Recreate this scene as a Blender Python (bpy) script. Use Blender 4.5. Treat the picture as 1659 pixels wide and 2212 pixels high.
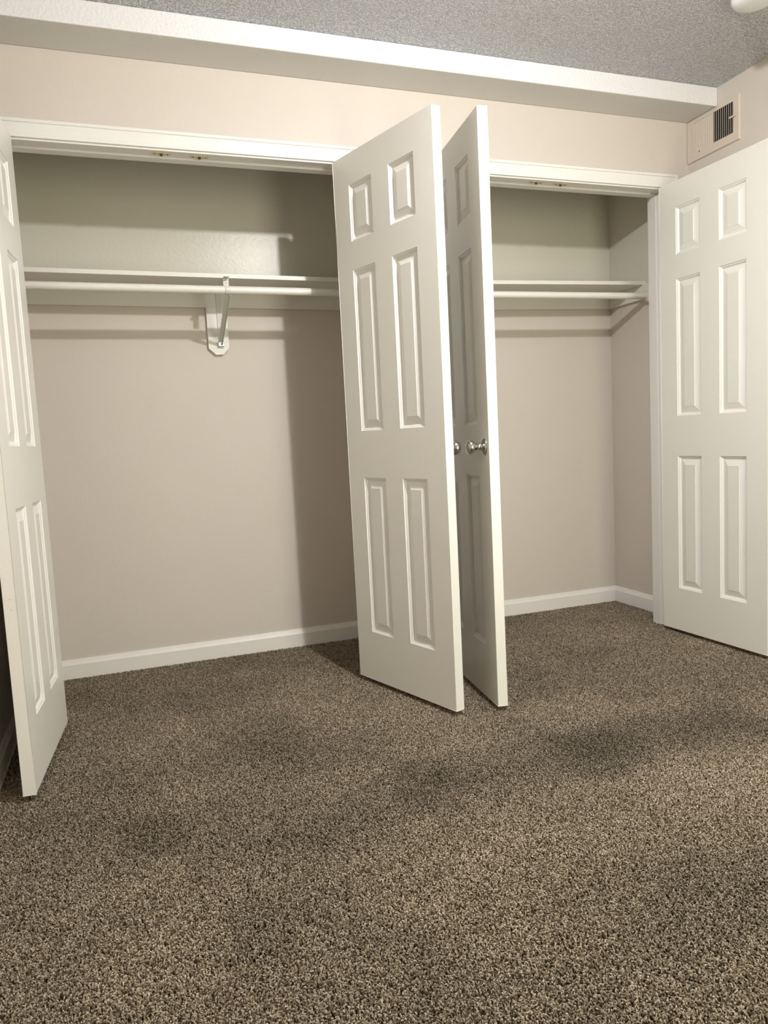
import bpy, bmesh, math, random
from mathutils import Vector, Matrix
random.seed(7)
for o in list(bpy.data.objects): bpy.data.objects.remove(o)
scn = bpy.context.scene
COL = scn.collection

# ------------------------------------------------------------------ camera
CAM = Vector((0.0, -2.8119, 0.9729))
YAW, PITCH, ROLL, FPX = math.radians(19.3938), math.radians(-5.7768), math.radians(-2.9119), 1589.38
f = Vector((math.sin(YAW)*math.cos(PITCH), math.cos(YAW)*math.cos(PITCH), math.sin(PITCH)))
r0 = Vector((math.cos(YAW), -math.sin(YAW), 0)); u0 = r0.cross(f)
c_, s_ = math.cos(ROLL), math.sin(ROLL)
rr = c_*r0 + s_*u0; uu = -s_*r0 + c_*u0
cd = bpy.data.cameras.new('camera'); cam = bpy.data.objects.new('camera', cd); COL.objects.link(cam)
cam.matrix_world = Matrix(((rr.x, uu.x, -f.x, CAM.x), (rr.y, uu.y, -f.y, CAM.y), (rr.z, uu.z, -f.z, CAM.z), (0, 0, 0, 1)))
cd.sensor_fit = 'HORIZONTAL'; cd.sensor_width = 36.0; cd.lens = FPX/1659*36.0
cd.clip_start = 0.05; cd.clip_end = 50
scn.camera = cam

# ------------------------------------------------------------------ light and exposure
LAMP = (1.08, -1.50, 2.30)
LAMP_W = 21.5
LAMP_DOWN_W = 23.0
AMB = 0.16
EXPO = 1.62
ld = bpy.data.lights.new('ceiling_lamp_light', 'POINT'); ld.energy = LAMP_W; ld.color = (1.0, 0.985, 1.0); ld.shadow_soft_size = 0.028
lo = bpy.data.objects.new('ceiling_lamp_light', ld); lo.location = LAMP; COL.objects.link(lo)
sd = bpy.data.lights.new('ceiling_lamp_downlight', 'SPOT'); sd.energy = LAMP_DOWN_W; sd.color = ld.color; sd.shadow_soft_size = 0.028; sd.spot_size = math.radians(180); sd.spot_blend = 1.0
so = bpy.data.objects.new('ceiling_lamp_downlight', sd); so.location = LAMP; COL.objects.link(so)
hd = bpy.data.lights.new('rear_fill_light', 'AREA'); hd.shape = 'RECTANGLE'; hd.size = .8; hd.size_y = 1.95; hd.energy = 13.0; hd.color = (1.0, 0.99, 0.76)  # unseen fill light added to raise the ambient level, no known source
ho = bpy.data.objects.new('rear_fill_light', hd); ho.location = (1.6, -3.62, 1.0); ho.rotation_euler = (math.radians(90), 0, 0); COL.objects.link(ho)
wd = bpy.data.worlds.new('world'); scn.world = wd; wd.use_nodes = True
wd.node_tree.nodes['Background'].inputs[0].default_value = (1.0, 0.95, 0.88, 1); wd.node_tree.nodes['Background'].inputs[1].default_value = AMB
vs = scn.view_settings; vs.view_transform = 'Standard'; vs.look = 'None'; vs.gamma = 1.0; vs.use_curve_mapping = False; vs.exposure = EXPO

# ------------------------------------------------------------------ helpers
def link(o): COL.objects.link(o); return o
def tag(o, label=None, cat=None, group=None, kind=None):
    if label: o['label'] = label
    if cat: o['category'] = cat
    if group: o['group'] = group
    if kind: o['kind'] = kind
    return o
def empty(name, loc=(0, 0, 0)):
    o = bpy.data.objects.new(name, None); o.location = loc; o.empty_display_size = .1; return link(o)
class MB:
    """collects shapes in one bmesh"""
    def __init__(s): s.bm = bmesh.new()
    def box(s, a, b, mi=0):
        (x0, y0, z0), (x1, y1, z1) = a, b
        v = [s.bm.verts.new(p) for p in ((x0,y0,z0),(x1,y0,z0),(x1,y1,z0),(x0,y1,z0),(x0,y0,z1),(x1,y0,z1),(x1,y1,z1),(x0,y1,z1))]
        for q in ((0,3,2,1),(4,5,6,7),(0,1,5,4),(1,2,6,5),(2,3,7,6),(3,0,4,7)):
            s.bm.faces.new([v[i] for i in q]).material_index = mi
        return s
    def quad(s, pts, mi=0):
        fc = s.bm.faces.new([s.bm.verts.new(p) for p in pts]); fc.material_index = mi; return fc
    def sweep(s, prof, frames, mi=0, smooth=False, closed=True, caps=True):
        """prof: list of (a,b); frames: list of functions/points (origin, A, B)"""
        rings = []
        for (o, A, B) in frames:
            o, A, B = Vector(o), Vector(A), Vector(B)
            rings.append([s.bm.verts.new(o + A*a + B*b) for a, b in prof])
        n = len(prof)
        for i in range(len(rings)-1):
            for j in range(n if closed else n-1):
                k = (j+1) % n
                fc = s.bm.faces.new((rings[i][j], rings[i][k], rings[i+1][k], rings[i+1][j])); fc.material_index = mi; fc.smooth = smooth
        if caps and closed:
            s.bm.faces.new(rings[0][::-1]).material_index = mi; s.bm.faces.new(rings[-1]).material_index = mi
        return s
    def tube(s, a, b, r, n=24, mi=0):
        a, b = Vector(a), Vector(b); d = (b-a).normalized(); A = d.orthogonal().normalized(); B = d.cross(A)
        pr = [(r*math.cos(2*math.pi*i/n), r*math.sin(2*math.pi*i/n)) for i in range(n)]
        e = d*min(.0004, (b-a).length*.2)
        return s.sweep(pr, [(a, A, B), (a+e, A, B), (b-e, A, B), (b, A, B)], mi, True)
    def lathe(s, prof, o, axis, n=40, mi=0):
        """prof: (radius, distance along axis)"""
        o = Vector(o); d = Vector(axis).normalized(); A = d.orthogonal().normalized(); B = d.cross(A)
        rings = []
        for r, h in prof:
            rings.append([s.bm.verts.new(o + d*h + (A*math.cos(2*math.pi*i/n) + B*math.sin(2*math.pi*i/n))*max(r, 1e-5)) for i in range(n)])
        for i in range(len(rings)-1):
            for j in range(n):
                k = (j+1) % n
                fc = s.bm.faces.new((rings[i][j], rings[i][k], rings[i+1][k], rings[i+1][j])); fc.smooth = True; fc.material_index = mi
        return s
    def prism(s, pts2, y0, y1, mi=0):
        """polygon in XZ extruded in Y"""
        a = [s.bm.verts.new((x, y0, z)) for x, z in pts2]; b = [s.bm.verts.new((x, y1, z)) for x, z in pts2]
        n = len(a)
        s.bm.faces.new(a).material_index = mi; s.bm.faces.new(b[::-1]).material_index = mi
        for i in range(n): s.bm.faces.new((a[i], b[i], b[(i+1) % n], a[(i+1) % n])).material_index = mi
        return s
    def build(s, name, mats, parent=None, bevel=0, weld=False):
        if weld: bmesh.ops.remove_doubles(s.bm, verts=s.bm.verts, dist=1e-6)
        bmesh.ops.recalc_face_normals(s.bm, faces=s.bm.faces)
        me = bpy.data.meshes.new(name); s.bm.to_mesh(me); s.bm.free()
        for m in (mats if isinstance(mats, (list, tuple)) else [mats]): me.materials.append(m)
        o = link(bpy.data.objects.new(name, me))
        if parent: o.parent = parent
        if bevel:
            b = o.modifiers.new('soft', 'BEVEL'); b.width = bevel; b.segments = 2; b.limit_method = 'ANGLE'; b.angle_limit = math.radians(70)
        return o
def struct(o, label=None, cat=None): return tag(o, label, cat, kind='structure')

# ------------------------------------------------------------------ materials
def mat(name, color, rough=.5, metal=0, spec=.5, bumps=(), mottle=0, mscale=3.0, aniso=None):
    """bumps: list of (scale_xyz, strength, distance, detail)"""
    m = bpy.data.materials.new(name); m.use_nodes = True; nt = m.node_tree; N = nt.nodes; L = nt.links
    b = N['Principled BSDF']; b.inputs['Base Color'].default_value = (*color, 1); b.inputs['Roughness'].default_value = rough
    b.inputs['Metallic'].default_value = metal; b.inputs['Specular IOR Level'].default_value = spec
    tc = N.new('ShaderNodeTexCoord')
    last = None
    for sc, st, di, det in bumps:
        mp = N.new('ShaderNodeMapping'); mp.inputs['Scale'].default_value = sc; L.new(tc.outputs['Object'], mp.inputs[0])
        nz = N.new('ShaderNodeTexNoise'); nz.inputs['Scale'].default_value = 1; nz.inputs['Detail'].default_value = det; L.new(mp.outputs[0], nz.inputs[0])
        bp = N.new('ShaderNodeBump'); bp.inputs['Strength'].default_value = st; bp.inputs['Distance'].default_value = di
        L.new(nz.outputs['Fac'], bp.inputs['Height'])
        if last: L.new(last.outputs[0], bp.inputs['Normal'])
        last = bp
    if last: L.new(last.outputs[0], b.inputs['Normal'])
    if mottle:
        nz = N.new('ShaderNodeTexNoise'); nz.inputs['Scale'].default_value = mscale; nz.inputs['Detail'].default_value = 4; L.new(tc.outputs['Object'], nz.inputs[0])
        mx = N.new('ShaderNodeMix'); mx.data_type = 'RGBA'; L.new(nz.outputs['Fac'], mx.inputs['Factor'])
        mx.inputs['A'].default_value = (*[c*(1-mottle) for c in color], 1); mx.inputs['B'].default_value = (*[min(1, c*(1+mottle)) for c in color], 1)
        L.new(mx.outputs['Result'], b.inputs['Base Color'])
    return m
OP = ((160, 160, 160), .25, .002, 2)
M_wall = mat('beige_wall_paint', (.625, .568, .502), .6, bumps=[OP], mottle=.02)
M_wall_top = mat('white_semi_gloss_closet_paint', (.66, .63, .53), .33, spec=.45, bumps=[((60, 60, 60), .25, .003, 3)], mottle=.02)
M_ceil = mat('textured_ceiling_paint', (.64, .645, .675), .25, spec=.8, bumps=[((115, 115, 115), 1.0, .007, 2), ((260, 260, 260), .5, .003, 2)])
nt = M_ceil.node_tree
for nd in [n for n in nt.nodes if n.type == 'BUMP'][:1]:
    src = nd.inputs['Height'].links[0].from_socket
    cr = nt.nodes.new('ShaderNodeValToRGB'); cr.color_ramp.elements[0].position = .46; cr.color_ramp.elements[1].position = .60
    nt.links.new(src, cr.inputs[0]); nt.links.new(cr.outputs[0], nd.inputs['Height'])
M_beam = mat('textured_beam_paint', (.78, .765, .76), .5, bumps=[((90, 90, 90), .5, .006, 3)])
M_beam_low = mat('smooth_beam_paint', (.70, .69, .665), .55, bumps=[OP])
M_trim = mat('white_trim_gloss', (.80, .785, .74), .32, bumps=[((40, 40, 40), .08, .002, 2)])
M_base = mat('white_baseboard', (.80, .785, .74), .35, bumps=[((60, 60, 60), .08, .001, 2)])
DC = (.75, .735, .665)
M_dv = mat('door_paint_vertical_grain', DC, .33, bumps=[((420, 420, 12), .22, .0012, 3)])
M_dh = mat('door_paint_horizontal_grain', DC, .33, bumps=[((12, 420, 420), .22, .0012, 3)])
M_de = mat('door_edge_paint', (.80, .78, .73), .35, bumps=[((60, 60, 60), .1, .001, 2)])
M_shelf = mat('white_shelf_paint', (.76, .745, .68), .4, bumps=[((120, 120, 120), .1, .001, 2)])
M_rod = mat('white_rod_paint', (.78, .76, .69), .3, bumps=[((60, 60, 60), .1, .001, 2)])
M_metal = mat('satin_nickel', (.56, .55, .53), .16, metal=1)
M_zinc = mat('zinc_screw', (.75, .77, .80), .25, metal=1)
M_brass = mat('worn_brass', (.66, .58, .38), .42, metal=.45, mottle=.3, mscale=90)
M_dark = mat('dark_catch_hole', (.06, .045, .03), .6)
M_brk = mat('white_bracket_paint', (.66, .65, .60), .35)
M_vent = mat('beige_vent_paint', (.64, .565, .475), .42, bumps=[((80, 80, 80), .08, .001, 2)])
M_duct = mat('dark_duct', (.012, .011, .014), .7)
M_plast = mat('white_plastic', (.82, .82, .82), .35)
M_back = mat('carpet_backing', (.045, .030, .016), .95)

# ------------------------------------------------------------------ room dimensions
XL, XR, YR = -0.425, 2.5486, -3.65         # side walls, wall behind the camera
D = 0.5887                                  # closet depth
ZC = 2.3997                                 # ceiling
ZS, DS = 2.3219, 0.1771                     # beam underside and depth
ZJ = 2.0225                                 # head jamb underside
OP1 = (-0.290, 0.893); OP2 = (1.231, 2.412)
WT = 0.115                                  # closet front wall thickness
PX = (1.065, 1.155)                           # partition between the closets

def floor_like(name, x0, x1, y0, y1, z, m, up=True):
    mb = MB(); mb.box((x0, y0, z-.05) if up else (x0, y0, z), (x1, y1, z) if up else (x1, y1, z+.05)); return mb.build(name, m)
struct(floor_like('floor', XL-.1, XR+.1, YR-.1, D+.1, -.0125, M_back), 'dark backing under the brown carpet across the whole room', 'floor')
struct(floor_like('ceiling', XL-.1, XR+.1, YR-.1, D+.1, ZC, M_ceil, False), 'white textured ceiling above the long beam', 'ceiling')

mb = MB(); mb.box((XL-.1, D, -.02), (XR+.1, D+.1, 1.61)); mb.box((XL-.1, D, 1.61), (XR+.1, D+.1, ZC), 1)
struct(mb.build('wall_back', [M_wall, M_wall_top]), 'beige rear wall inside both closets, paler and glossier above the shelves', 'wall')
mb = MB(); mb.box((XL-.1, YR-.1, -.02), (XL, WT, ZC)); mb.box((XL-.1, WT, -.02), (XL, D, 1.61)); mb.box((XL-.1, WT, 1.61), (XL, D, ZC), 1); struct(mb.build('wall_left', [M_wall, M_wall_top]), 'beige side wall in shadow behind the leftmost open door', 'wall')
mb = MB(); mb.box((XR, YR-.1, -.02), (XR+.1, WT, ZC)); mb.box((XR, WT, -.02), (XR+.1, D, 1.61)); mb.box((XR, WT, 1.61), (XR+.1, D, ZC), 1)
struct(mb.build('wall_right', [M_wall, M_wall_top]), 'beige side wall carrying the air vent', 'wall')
mb = MB(); mb.box((XL, YR-.1, -.02), (XR, YR, ZC)); struct(mb.build('wall_rear', M_wall), 'beige wall behind the camera', 'wall')
# closet front wall with two openings
mb = MB(); zt = ZJ+.018
mb.box((XL, 0, -.02), (OP1[0]-.018, WT, zt)); mb.box((OP1[1]+.018, 0, -.02), (OP2[0]-.018, WT, zt)); mb.box((OP2[1]+.018, 0, -.02), (XR, WT, zt)); mb.box((XL, 0, zt), (XR, WT, ZC))
struct(mb.build('wall_front', M_wall), 'beige wall over and between the two closet openings', 'wall')
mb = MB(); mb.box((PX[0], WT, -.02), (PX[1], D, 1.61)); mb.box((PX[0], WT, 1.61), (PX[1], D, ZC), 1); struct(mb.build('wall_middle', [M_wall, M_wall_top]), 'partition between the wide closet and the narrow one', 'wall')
# beam along the closet wall
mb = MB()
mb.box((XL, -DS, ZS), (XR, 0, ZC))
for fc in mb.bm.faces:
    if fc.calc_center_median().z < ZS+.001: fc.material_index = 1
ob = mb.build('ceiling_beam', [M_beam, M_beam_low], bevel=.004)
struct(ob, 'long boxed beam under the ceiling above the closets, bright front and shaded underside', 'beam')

# ------------------------------------------------------------------ casings, jambs and stops
CASE = [(0, 0), (0, .0095), (.004, .0105), (.010, .0105), (.012, .0085), (.030, .0115), (.042, .0135), (.044, .0120), (.047, .0165), (.056, .0165), (.0575, .015), (.0575, 0)]
def frame(name, x0, x1, label):
    m = MB(); rv = .0065
    a, b, z = x0-rv, x1+rv, ZJ+rv
    # profile (outward distance a, thickness b toward the room)
    def fr(px, pz, ox, oz): return (Vector((px, 0, pz)), Vector((ox, 0, oz)), Vector((0, -1, 0)))
    m.sweep(CASE, [fr(a, -.012, -1, 0), fr(a, z, -1, 1), fr(b, z, 1, 1), fr(b, -.012, 1, 0)])
    # jambs
    m.box((x0-.018, 0, -.012), (x0, WT, ZJ)); m.box((x1, 0, -.012), (x1+.018, WT, ZJ)); m.box((x0-.018, 0, ZJ), (x1+.018, WT, ZJ+.018))
    # stops
    s0, s1, st = .054, .092, .007
    m.box((x0, s0, -.012), (x0+st, s1, ZJ)); m.box((x1-st, s0, -.012), (x1, s1, ZJ)); m.box((x0+st, s0, ZJ-st), (x1-st, s1, ZJ))
    o = m.build(name, M_trim, bevel=.0008)
    return struct(o, label, 'door frame')
t1 = frame('trim_1', *OP1, 'white moulded door frame around the wide closet opening')
t2 = frame('trim_2', *OP2, 'white moulded door frame around the narrow closet opening beside the corner')
def catch(x, y, par, m1):
    m = MB(); n = 10
    pts = []
    for sx in (-1, 1):
        for i in range(n+1):
            t = -math.pi/2 + math.pi*i/n
            pts.append((x + sx*(.024 + .008*math.cos(t)), y + .008*math.sin(t)*sx))
    a = [m.bm.verts.new((px, py, ZJ)) for px, py in pts]; b = [m.bm.verts.new((px, py, ZJ-.0025)) for px, py in pts]
    m.bm.faces.new(a); m.bm.faces.new(b)
    for i in range(len(a)): m.bm.faces.new((a[i], b[i], b[(i+1) % len(a)], a[(i+1) % len(a)]))
    o = m.build('catch_plate', m1, par); o['label'] = 'worn brass catch plate'
    m = MB(); m.lathe([(0, -.0026), (.0055, -.0026), (.0055, -.007), (.003, -.009), (0, -.0092)], (x, y, ZJ), (0, 0, 1), 16); m.build('catch_socket', M_dark, o)
    for sx in (-.022, .022):
        m = MB(); m.lathe([(.0028, -.0024), (.0022, -.0036), (0, -.0038)], (x+sx, y, ZJ), (0, 0, 1), 10); m.build('screw', M_dark, o)
catch(.224, .026, t1, M_brass); catch(.358, .030, t1, M_brass)
catch(1.762, .026, t2, M_brass); catch(1.884, .028, t2, M_brass)

# ------------------------------------------------------------------ baseboards
BP = [(0, -.012), (.0135, -.012), (.0135, .062), (.0115, .066), (.008, .074), (.0055, .0825), (.003, .0836), (0, .0836)]
def base(name, p0, p1, nrm, label):
    m = MB(); p0, p1 = Vector(p0), Vector(p1)
    m.sweep(BP, [(p0, Vector(nrm), Vector((0, 0, 1))), (p1, Vector(nrm), Vector((0, 0, 1)))])
    return struct(m.build(name, M_base), label, 'baseboard')
base('baseboard_back_left', (XL, D, 0), (PX[0], D, 0), (0, -1, 0), 'white baseboard along the rear of the wide closet')
base('baseboard_back_right', (PX[1], D, 0), (XR, D, 0), (0, -1, 0), 'white baseboard along the rear of the narrow closet')
base('baseboard_closet_right', (XR, D, 0), (XR, WT, 0), (-1, 0, 0), 'short white baseboard on the side wall inside the narrow closet')
base('baseboard_closet_left', (XL, D, 0), (XL, WT, 0), (1, 0, 0), 'white baseboard on the side wall inside the wide closet')
base('baseboard_right', (XR, 0, 0), (XR, YR, 0), (-1, 0, 0), 'white baseboard behind the open door near the vent')
base('baseboard_left', (XL, 0, 0), (XL, YR, 0), (1, 0, 0), 'shaded baseboard behind the leftmost open door')

# ------------------------------------------------------------------ doors
ZB, HD, T = .020, 2.0, .035
DW = .5735
XS = [0, .0980, .2365, .3365, .4735, DW]
ZS_ = [0, .196, .803, .982, 1.582, 1.686, 1.889, HD]
RINGS = [(0, 0), (.0010, .0024), (.0035, .0038), (.0065, .0048), (.0095, .0078), (.0115, .0100), (.0165, .0100), (.0385, .0035), (.0400, .0022)]
def leaf_mesh():
    m = MB()
    for side in (0, 1):
        Y = (lambda d: d) if side == 0 else (lambda d: T-d)
        for i in range(5):
            for j in range(7):
                x0, x1, z0, z1 = XS[i], XS[i+1], ZS_[j], ZS_[j+1]
                panel = i in (1, 3) and j in (1, 3, 5)
                if not panel:
                    mi = 0 if (i in (0, 4) or (i == 2 and j in (1, 3, 5))) else 1
                    m.quad([(x0, Y(0), z0), (x1, Y(0), z0), (x1, Y(0), z1), (x0, Y(0), z1)], mi)
                else:
                    def ring(k):
                        a, d = RINGS[k]
                        return [(x0+a, Y(d), z0+a), (x1-a, Y(d), z0+a), (x1-a, Y(d), z1-a), (x0+a, Y(d), z1-a)]
                    for k in range(len(RINGS)-1):
                        A, B = ring(k), ring(k+1)
                        for q in range(4):
                            m.quad([A[q], A[(q+1) % 4], B[(q+1) % 4], B[q]], 2)
                    m.quad(ring(len(RINGS)-1), 0)
    for a, b in zip(ZS_, ZS_[1:]):
        for x in (0, DW): m.quad([(x, 0, a), (x, T, a), (x, T, b), (x, 0, b)], 2)
    for a, b in zip(XS, XS[1:]):
        for z in (0, HD): m.quad([(a, 0, z), (b, 0, z), (b, T, z), (a, T, z)], 2)
    bmesh.ops.remove_doubles(m.bm, verts=m.bm.verts, dist=1e-6)
    # ease the long outer arrises
    es = [e for e in m.bm.edges if len(e.link_faces) == 2 and e.calc_face_angle(0) > 1.4]
    bmesh.ops.bevel(m.bm, geom=es, offset=.0012, segments=2, affect='EDGES', profile=.5)
    return m
lm = leaf_mesh(); bmesh.ops.recalc_face_normals(lm.bm, faces=lm.bm.faces)
LEAF = bpy.data.meshes.new('door_leaf'); lm.bm.to_mesh(LEAF); lm.bm.free()
for q in (M_dv, M_dh, M_de): LEAF.materials.append(q)
def door(name, hx, ang, flip, label, knob):
    th = -math.radians(ang)
    o = link(bpy.data.objects.new(name, LEAF))
    yd = Vector((-math.sin(th), math.cos(th), 0)); p = Vector((hx, -.020, ZB))
    if flip: p = p - T*yd
    o.location = p; o.rotation_euler = (0, 0, th)
    struct(o, label, 'door')
    yo = 0 if flip else T                     # hinge barrels sit on the room face
    for hz in (.20, 1.0, 1.80):
        m = MB(); m.tube((-.003, yo, hz-.04), (-.003, yo, hz+.04), .0055, 12)
        m.box((-.0035, min(yo, T/2), hz-.04), (-.0015, max(yo, T/2), hz+.04)); m.build('hinge', M_brass, o)
    # door knob
    ky, kd = {'front': (0, -1), 'back': (T, 1)}[knob]
    k = MB(); kx, kz = DW-.048, .905
    k.lathe([(0, 0), (.0310, 0), (.0315, .0015), (.0300, .0040), (.0240, .0070), (.0150, .0105), (.0118, .0140), (.0112, .0230), (.0125, .0290), (.0165, .0340), (.0215, .0390), (.0245, .0450), (.0252, .0510), (.0240, .0565), (.0205, .0600), (.0190, .0606), (.0100, .0600), (0, .0600)], (kx, ky, kz), (0, kd, 0), 48)
    ko = k.build('door_knob', M_metal, o); ko['label'] = 'satin nickel knob'
    return o
d1 = door('door_1', -.2551, 94.68, True, 'open white six-panel door against the shaded side wall, seen steeply at the frame edge', 'front')
d2 = door('door_2', .8466, 72.52, False, 'open white six-panel door of the wide closet, standing in front of the partition', 'back')
d3 = door('door_3', 1.2342, 96.62, False, 'open white door in shadow with a round nickel knob and bright edge', 'front')
d4 = door('door_4', 2.3645, 87.80, False, 'open white six-panel door resting back near the wall under the air vent', 'back')
d2['label'] = 'open white six-panel door of the wide closet, face lit, a sliver of knob past its bright edge'
# paint drips on the free edge of the first door
for (dy, dz, s) in ((.012, .76, 1), (.018, .66, .7), (.020, .565, 1), (.020, .535, 1)):
    m = MB(); m.lathe([(0, 0), (.0022*s, .0002), (.0016*s, .0010), (0, .0014)], (DW, dy, dz), (1, 0, 0), 10)
    m.build('paint_drip', M_de, d1)

# ------------------------------------------------------------------ shelves, cleats and rods
SY, SZ, ST = .300, 1.650, .0175
def shelf(x0, x1, z0, z1, label, side_l, side_r):
    e = empty('closet_shelf', ((x0+x1)/2, D, SZ))
    off = Vector(e.location)
    def mv(mb): bmesh.ops.translate(mb.bm, verts=mb.bm.verts, vec=-off); return mb
    m = MB()
    a = [(x0, z0), (x1, z1), (x1, z1+ST), (x0, z0+ST)]
    m.prism(a, SY, D); mv(m).build('board', M_shelf, e, bevel=.0012)
    m = MB(); m.prism([(x0, z0-.070), (x1, z1-.070), (x1, z1), (x0, z0)], D-.018, D); mv(m).build('cleat', M_shelf, e, bevel=.001)
    for ok, x, z in ((side_l, x0, z0), (side_r, x1, z1)):
        if ok:
            s = 1 if x == x0 else -1
            m = MB(); xa, xb = sorted((x, x+s*.018)); m.box((xa, .235, z-.070), (xb, D-.018, z)); mv(m).build('side_cleat', M_shelf, e, bevel=.001)
    return tag(e, label, 'shelf', 'closet shelves')
shelf(XL, PX[0], 1.660, 1.647, 'long white shelf board across the wide closet above the centre bracket', True, True)
shelf(PX[1], XR, 1.645, 1.668, 'white shelf board across the narrow closet beside the corner', True, True)
RY, RR = .262, .0158
def rod(x0, x1, z0, z1, label, sl, sr):
    e = empty('closet_rod', ((x0+x1)/2, RY, (z0+z1)/2)); off = Vector(e.location)
    m = MB(); m.tube((x0+.006, RY, z0), (x1-.006, RY, z1), RR, 32); bmesh.ops.translate(m.bm, verts=m.bm.verts, vec=-off); m.build('rail', M_rod, e)
    for ok, x, z, s in ((sl, x0, z0, 1), (sr, x1, z1, -1)):
        if ok:
            m = MB(); m.lathe([(0, 0), (.029, 0), (.029, .004), (.0215, .006), (.0195, .016), (.0165, .016), (.0165, .006), (0, .006)], (x, RY, z), (s, 0, 0), 32)
            bmesh.ops.translate(m.bm, verts=m.bm.verts, vec=-off); m.build('socket', M_rod, e)
    return tag(e, label, 'clothes rail', 'closet rods')
rod(XL+.018, PX[0]-.018, 1.602, 1.594, 'long white hanging rail across the wide closet, held by the centre bracket', True, True)
rod(PX[1]+.018, XR-.018, 1.594, 1.605, 'white hanging rail across the narrow closet ending in a wall socket', True, True)

# bracket in the wide closet
BX = .4615
e = empty('shelf_bracket', (BX, D, 1.5)); off = Vector(e.location)
def bpart(mb, name, m, bevel=0, par=None):
    bmesh.ops.translate(mb.bm, verts=mb.bm.verts, vec=-off); return mb.build(name, m, par or e, bevel)
m = MB(); m.prism([(.4065, 1.583), (.4065, 1.405), (.4365, 1.377), (.4700, 1.377), (.4970, 1.405), (.4970, 1.583)], D-.018, D)
bpart(m, 'backing_plate', M_trim, .001)
m = MB(); m.box((BX-.010, D-.0225, 1.405), (BX+.010, D-.018, 1.648)); bpart(m, 'upright', M_brk, .001)
m = MB(); m.box((BX-.010, .262, 1.6505), (BX+.010, D-.018, 1.6535)); bpart(m, 'shelf_arm', M_brk)
m = MB(); m.box((BX-.011, SY-.004, 1.605), (BX+.011, SY-.0015, 1.652)); 
for zz in (1.645, 1.631):
    m.lathe([(.004, 0), (.0032, .0016), (0, .0018)], (BX, SY-.004, zz), (0, -1, 0), 12)
bpart(m, 'front_tab', M_brk)
# diagonal brace: shallow channel from the rod hook to the foot
def chan(p0, p1, w, t, h):
    m = MB(); p0, p1 = Vector(p0), Vector(p1); d = (p1-p0).normalized(); X = Vector((1, 0, 0)); Nn = d.cross(X)
    pr = [(-w/2, 0), (w/2, 0), (w/2, h), (w/2-t, h), (w/2-t, t), (-w/2+t, t), (-w/2+t, h), (-w/2, h)]
    m.sweep(pr, [(p0, X, Nn), (p1, X, Nn)]); return m
m = chan((BX, .268, 1.580), (BX-.004, D-.030, 1.428), .021, .002, .008)
bpart(m, 'brace', M_brk)
m = MB(); seg = []
for i in range(13):
    t = math.radians(150 + 210*i/12)
    seg.append(((BX, RY+math.cos(t)*(RR+.0012), 1.598+math.sin(t)*(RR+.0012)), (1, 0, 0), (0, math.cos(t), math.sin(t))))
m.sweep([(-.010, 0), (.010, 0), (.010, .0025), (-.010, .0025)], seg); bpart(m, 'rod_hook', M_brk)
m = MB(); m.box((BX-.013, D-.036, 1.412), (BX+.013, D-.018, 1.430)); ft = bpart(m, 'foot', M_zinc, .0015)
m = MB(); m.lathe([(.0055, 0), (.0050, .003), (0, .0042)], (BX+.001, D-.036, 1.421), (0, -1, .15), 12); bpart(m, 'screw', M_zinc, 0, ft)
tag(e, 'white metal bracket on a clipped-corner wooden plate under the shelf of the wide closet', 'bracket')

# ------------------------------------------------------------------ air vent on the right wall
VY0, VY1, VZ0, VZ1 = -.004, -.300, 2.141, 2.3185
e = empty('air_vent', (XR, (VY0+VY1)/2, (VZ0+VZ1)/2)); off = Vector(e.location)
def vpart(mb, name, m, bevel=0, par=None):
    bmesh.ops.translate(mb.bm, verts=mb.bm.verts, vec=-off); return mb.build(name, m, par or e, bevel)
LA, LB = (-.034, -.148), (-.160, -.272)     # the two banks of louvres
Z0, Z1 = 2.176, 2.3025
m = MB(); X1 = XR-.009
ys = [VY1, LB[1], LB[0], LA[1], LA[0], VY0]
for i in range(5):
    zs = [(VZ0, Z0), (Z0, Z1), (Z1, VZ1)]
    for k, (za, zb) in enumerate(zs):
        if k == 1 and i in (1, 3): continue
        m.box((X1, ys[i], za), (X1+.0025, ys[i+1], zb))
bmesh.ops.remove_doubles(m.bm, verts=m.bm.verts, dist=1e-6)
for (ya, yb, za, zb) in ((VY1, VY0, VZ0, VZ0), (VY1, VY0, VZ1, VZ1), (VY1, VY1, VZ0, VZ1), (VY0, VY0, VZ0, VZ1)):
    s = 1 if (zb == VZ1 and za == VZ1) else -1
    if za == zb: m.quad([(X1, ya, za), (X1, yb, za), (XR-.0005, yb+(.003 if yb > ya else 0), za+s*.003), (XR-.0005, ya-.003, za+s*.003)])
    else:
        t = -.003 if ya == VY1 else .003
        m.quad([(X1, ya, za), (X1, ya, zb), (XR-.0005, ya+t, zb+.003), (XR-.0005, ya+t, za-.003)])
vpart(m, 'frame', M_vent)
m = MB(); m.box((XR-.0006, LB[1]-.004, Z0-.004), (XR-.0001, LA[0]+.004, Z1+.004)); vpart(m, 'duct_opening', M_duct)
def bank(y0, y1, n, dx, dy, name):
    m = MB(); w = (y1-y0)/n
    for i in range(n):
        y = y0 + w*(i+.5)
        a = Vector((X1+.0005, y-dy/2, 0)); b = Vector((X1+dx, y+dy/2, 0)); t = Vector((0, .0006, 0))
        c = (a+b)/2 + Vector((-.0018, .0, 0))
        pts = [a-t, c-t, b-t, b+t, c+t, a+t]
        lo_ = [m.bm.verts.new((p.x, p.y, Z0)) for p in pts]; hi = [m.bm.verts.new((p.x, p.y, Z1)) for p in pts]
        for k in range(6): m.bm.faces.new((lo_[k], lo_[(k+1) % 6], hi[(k+1) % 6], hi[k]))
    return vpart(m, name, M_vent)
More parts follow.
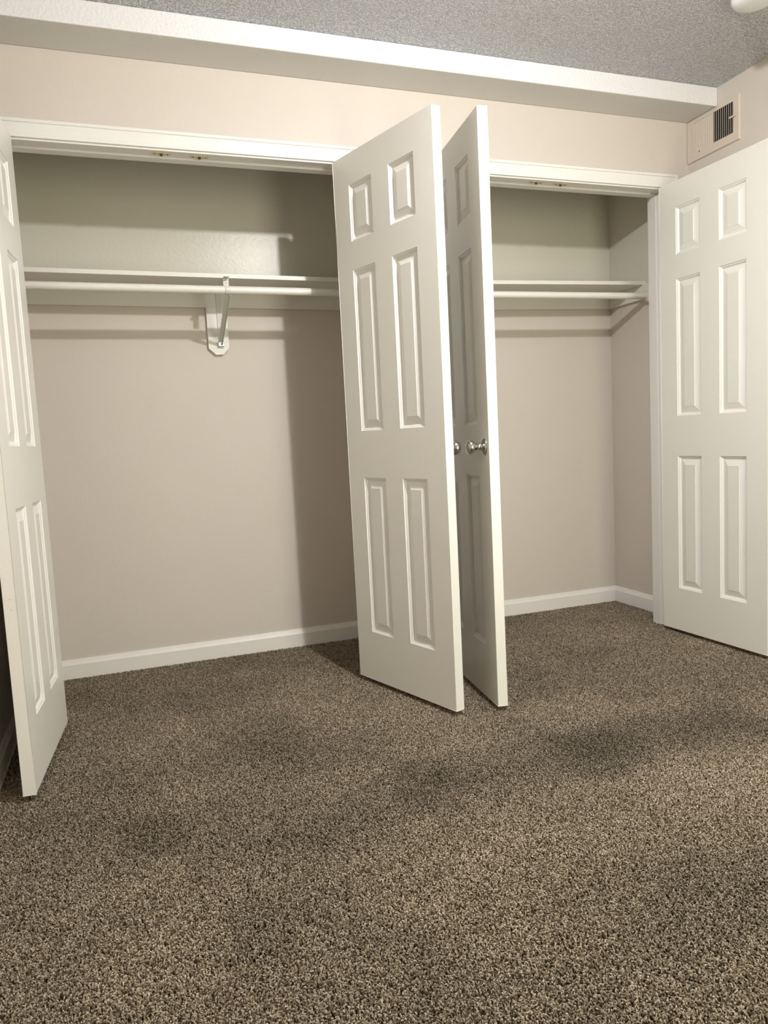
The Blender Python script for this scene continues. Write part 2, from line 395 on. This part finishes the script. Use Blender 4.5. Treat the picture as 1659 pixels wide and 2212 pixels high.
o = bank(LA[1], LA[0], 11, .0070, -.0066, 'louvre_bank'); o['label'] = 'closed-looking half of the louvres'
o = bank(LB[1], LB[0], 10, .0070, .0068, 'louvre_bank'); o['label'] = 'half of the louvres that shows dark gaps'
m = MB(); m.box((X1-.010, -.292, 2.236), (X1-.001, -.257, 2.242)); m.box((X1-.002, -.2795, 2.205), (X1-.0002, -.2775, 2.268)); vpart(m, 'damper_lever', M_vent, .0006)
m = MB()
for y in (-.090, -.150-.075):
    pass
m.lathe([(.003, 0), (.0022, .0014), (0, .0016)], (X1, -.0775, 2.1835-.012), (-1, 0, 0), 10); vpart(m, 'screw', M_dark)
tag(e, 'beige metal air vent with louvres high on the side wall below the beam', 'vent')

# ------------------------------------------------------------------ smoke detector
e_c = (2.115, -.79)
m = MB(); m.lathe([(0, 0), (.074, 0), (.074, -.010), (.071, -.012), (.070, -.020), (.0735, -.022), (.072, -.034), (.064, -.045), (.050, -.050), (.020, -.052), (0, -.052)], (0, 0, 0), (0, 0, 1), 56)
o = m.build('smoke_detector', M_plast); o.location = (*e_c, ZC)
tag(o, 'round white smoke detector on the ceiling, cut by the top corner of the picture', 'smoke detector')

# ------------------------------------------------------------------ carpet pile
# brushed and trodden marks in the pile: x0, y0, x1, y1, half width, tone
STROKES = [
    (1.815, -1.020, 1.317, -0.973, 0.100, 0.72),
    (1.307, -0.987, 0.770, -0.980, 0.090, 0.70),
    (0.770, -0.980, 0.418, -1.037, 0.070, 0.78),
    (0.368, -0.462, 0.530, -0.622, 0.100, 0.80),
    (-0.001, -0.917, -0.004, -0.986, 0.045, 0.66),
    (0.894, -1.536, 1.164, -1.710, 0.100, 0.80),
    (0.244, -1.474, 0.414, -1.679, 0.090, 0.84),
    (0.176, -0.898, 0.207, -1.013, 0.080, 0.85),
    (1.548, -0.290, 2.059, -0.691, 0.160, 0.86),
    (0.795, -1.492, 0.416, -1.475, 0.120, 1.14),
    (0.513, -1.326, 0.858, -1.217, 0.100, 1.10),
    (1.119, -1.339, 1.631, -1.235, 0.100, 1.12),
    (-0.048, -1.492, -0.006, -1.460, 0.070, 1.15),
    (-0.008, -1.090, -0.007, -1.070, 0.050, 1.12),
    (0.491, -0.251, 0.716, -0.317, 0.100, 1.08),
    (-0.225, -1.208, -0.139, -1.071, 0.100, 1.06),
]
def carpet_material():
    m = bpy.data.materials.new('flecked_brown_yarn'); m.use_nodes = True; nt = m.node_tree; N, L = nt.nodes, nt.links
    b = N['Principled BSDF']; b.inputs['Roughness'].default_value = .85; b.inputs['Specular IOR Level'].default_value = .25
    oi = N.new('ShaderNodeObjectInfo'); geo = N.new('ShaderNodeNewGeometry')
    rp = N.new('ShaderNodeValToRGB'); els = rp.color_ramp.elements
    els[0].position = 0; els[0].color = (.12, .085, .05, 1)
    els[1].position = 1; els[1].color = (.66, .58, .46, 1)
    for p, c in ((.30, (.25, .19, .125)), (.6, (.38, .31, .22)), (.85, (.51, .435, .325))):
        e_ = els.new(p); e_.color = (*c, 1)
    L.new(oi.outputs['Random'], rp.inputs[0])
    nz = N.new('ShaderNodeTexNoise'); nz.inputs['Scale'].default_value = 2.6; nz.inputs['Detail'].default_value = 3; nz.inputs['Distortion'].default_value = .6
    L.new(geo.outputs['Position'], nz.inputs['Vector'])
    mr = N.new('ShaderNodeMapRange'); mr.inputs[1].default_value = .35; mr.inputs[2].default_value = .65; mr.inputs[3].default_value = .60; mr.inputs[4].default_value = .79
    L.new(nz.outputs['Fac'], mr.inputs[0])
    def math_(op, a, b=None, clamp=False):
        n = N.new('ShaderNodeMath'); n.operation = op; n.use_clamp = clamp
        for i, v in enumerate((a, b)):
            if v is None: continue
            if isinstance(v, (int, float)): n.inputs[i].default_value = v
            else: L.new(v, n.inputs[i])
        return n.outputs[0]
    def vec(op, a, b):
        n = N.new('ShaderNodeVectorMath'); n.operation = op
        for i, v in enumerate((a, b)):
            if isinstance(v, tuple): n.inputs[i].default_value = v
            else: L.new(v, n.inputs[i])
        return n
    wz = N.new('ShaderNodeTexNoise'); wz.inputs['Scale'].default_value = 7; wz.inputs['Detail'].default_value = 2; L.new(geo.outputs['Position'], wz.inputs['Vector'])
    wob = vec('MULTIPLY', vec('SUBTRACT', wz.outputs['Color'], (.5, .5, .5)).outputs[0], (.16, .16, 0)).outputs[0]
    pos = vec('MULTIPLY', vec('ADD', geo.outputs['Position'], wob).outputs[0], (1, 1, 0)).outputs[0]
    tone = mr.outputs[0]
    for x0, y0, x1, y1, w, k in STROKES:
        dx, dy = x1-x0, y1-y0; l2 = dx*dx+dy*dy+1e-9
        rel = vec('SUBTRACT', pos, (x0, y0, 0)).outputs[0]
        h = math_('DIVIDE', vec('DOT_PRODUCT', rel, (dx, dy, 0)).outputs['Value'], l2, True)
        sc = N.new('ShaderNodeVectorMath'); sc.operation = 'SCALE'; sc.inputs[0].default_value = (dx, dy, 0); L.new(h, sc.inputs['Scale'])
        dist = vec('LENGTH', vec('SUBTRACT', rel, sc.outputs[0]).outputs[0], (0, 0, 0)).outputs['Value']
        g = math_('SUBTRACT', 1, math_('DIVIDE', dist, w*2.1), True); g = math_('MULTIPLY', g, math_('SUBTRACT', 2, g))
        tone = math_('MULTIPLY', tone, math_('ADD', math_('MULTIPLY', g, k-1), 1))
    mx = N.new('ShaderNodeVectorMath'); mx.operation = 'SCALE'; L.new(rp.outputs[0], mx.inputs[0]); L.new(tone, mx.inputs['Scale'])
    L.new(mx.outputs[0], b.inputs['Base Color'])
    return m
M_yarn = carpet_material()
def carpet():
    m = MB()
    y0 = -2.3
    def sheet(x0, x1, ya, yb): m.quad([(x0, ya, -.011), (x1, ya, -.011), (x1, yb, -.011), (x0, yb, -.011)])
    bb = .0145
    sheet(XL+bb, XR-bb, y0, -.002)
    sheet(OP1[0], OP1[1], -.002, WT); sheet(OP2[0], OP2[1], -.002, WT)
    sheet(XL+bb, PX[0], WT, D-bb); sheet(PX[1], XR-bb, WT, D-bb)
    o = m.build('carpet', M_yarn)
    g = bpy.data.node_groups.new('pile', 'GeometryNodeTree')
    g.interface.new_socket('Geometry', in_out='INPUT', socket_type='NodeSocketGeometry'); g.interface.new_socket('Geometry', in_out='OUTPUT', socket_type='NodeSocketGeometry')
    N, L = g.nodes, g.links
    gi = N.new('NodeGroupInput'); go = N.new('NodeGroupOutput')
    dp = N.new('GeometryNodeDistributePointsOnFaces'); dp.distribute_method = 'RANDOM'; dp.inputs['Density'].default_value = 105000.0; dp.inputs['Seed'].default_value = 3
    L.new(gi.outputs[0], dp.inputs['Mesh'])
    bz = N.new('GeometryNodeCurvePrimitiveBezierSegment'); bz.mode = 'POSITION'; bz.inputs['Resolution'].default_value = 5
    bz.inputs['Start'].default_value = (0, 0, 0); bz.inputs['Start Handle'].default_value = (-.0005, 0, .006)
    bz.inputs['End Handle'].default_value = (.0004, .0003, .0145); bz.inputs['End'].default_value = (.0034, .0010, .0115)
    ci = N.new('GeometryNodeCurvePrimitiveCircle'); ci.inputs['Resolution'].default_value = 5; ci.inputs['Radius'].default_value = .0013
    cm = N.new('GeometryNodeCurveToMesh'); L.new(bz.outputs[0], cm.inputs['Curve']); L.new(ci.outputs[0], cm.inputs['Profile Curve']); cm.inputs['Fill Caps'].default_value = True
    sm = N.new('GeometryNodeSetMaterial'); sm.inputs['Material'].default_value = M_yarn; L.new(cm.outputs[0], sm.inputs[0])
    ip = N.new('GeometryNodeInstanceOnPoints'); L.new(dp.outputs['Points'], ip.inputs['Points']); L.new(sm.outputs[0], ip.inputs['Instance'])
    rv = N.new('FunctionNodeRandomValue'); rv.data_type = 'FLOAT_VECTOR'
    rv.inputs[0].default_value = (-.35, -.35, 0); rv.inputs[1].default_value = (.35, .35, 6.283)
    L.new(rv.outputs[0], ip.inputs['Rotation'])
    rs = N.new('FunctionNodeRandomValue'); rs.data_type = 'FLOAT'; rs.inputs[2].default_value = .75; rs.inputs[3].default_value = 1.15; rs.inputs['Seed'].default_value = 9
    L.new(rs.outputs[1], ip.inputs['Scale'])
    jn = N.new('GeometryNodeJoinGeometry'); L.new(ip.outputs[0], jn.inputs[0]); L.new(gi.outputs[0], jn.inputs[0])
    L.new(jn.outputs[0], go.inputs[0])
    md = o.modifiers.new('pile', 'NODES'); md.node_group = g
    tag(o, 'brown and beige flecked wall-to-wall carpet pile', 'carpet', kind='stuff')
    return o
carpet()
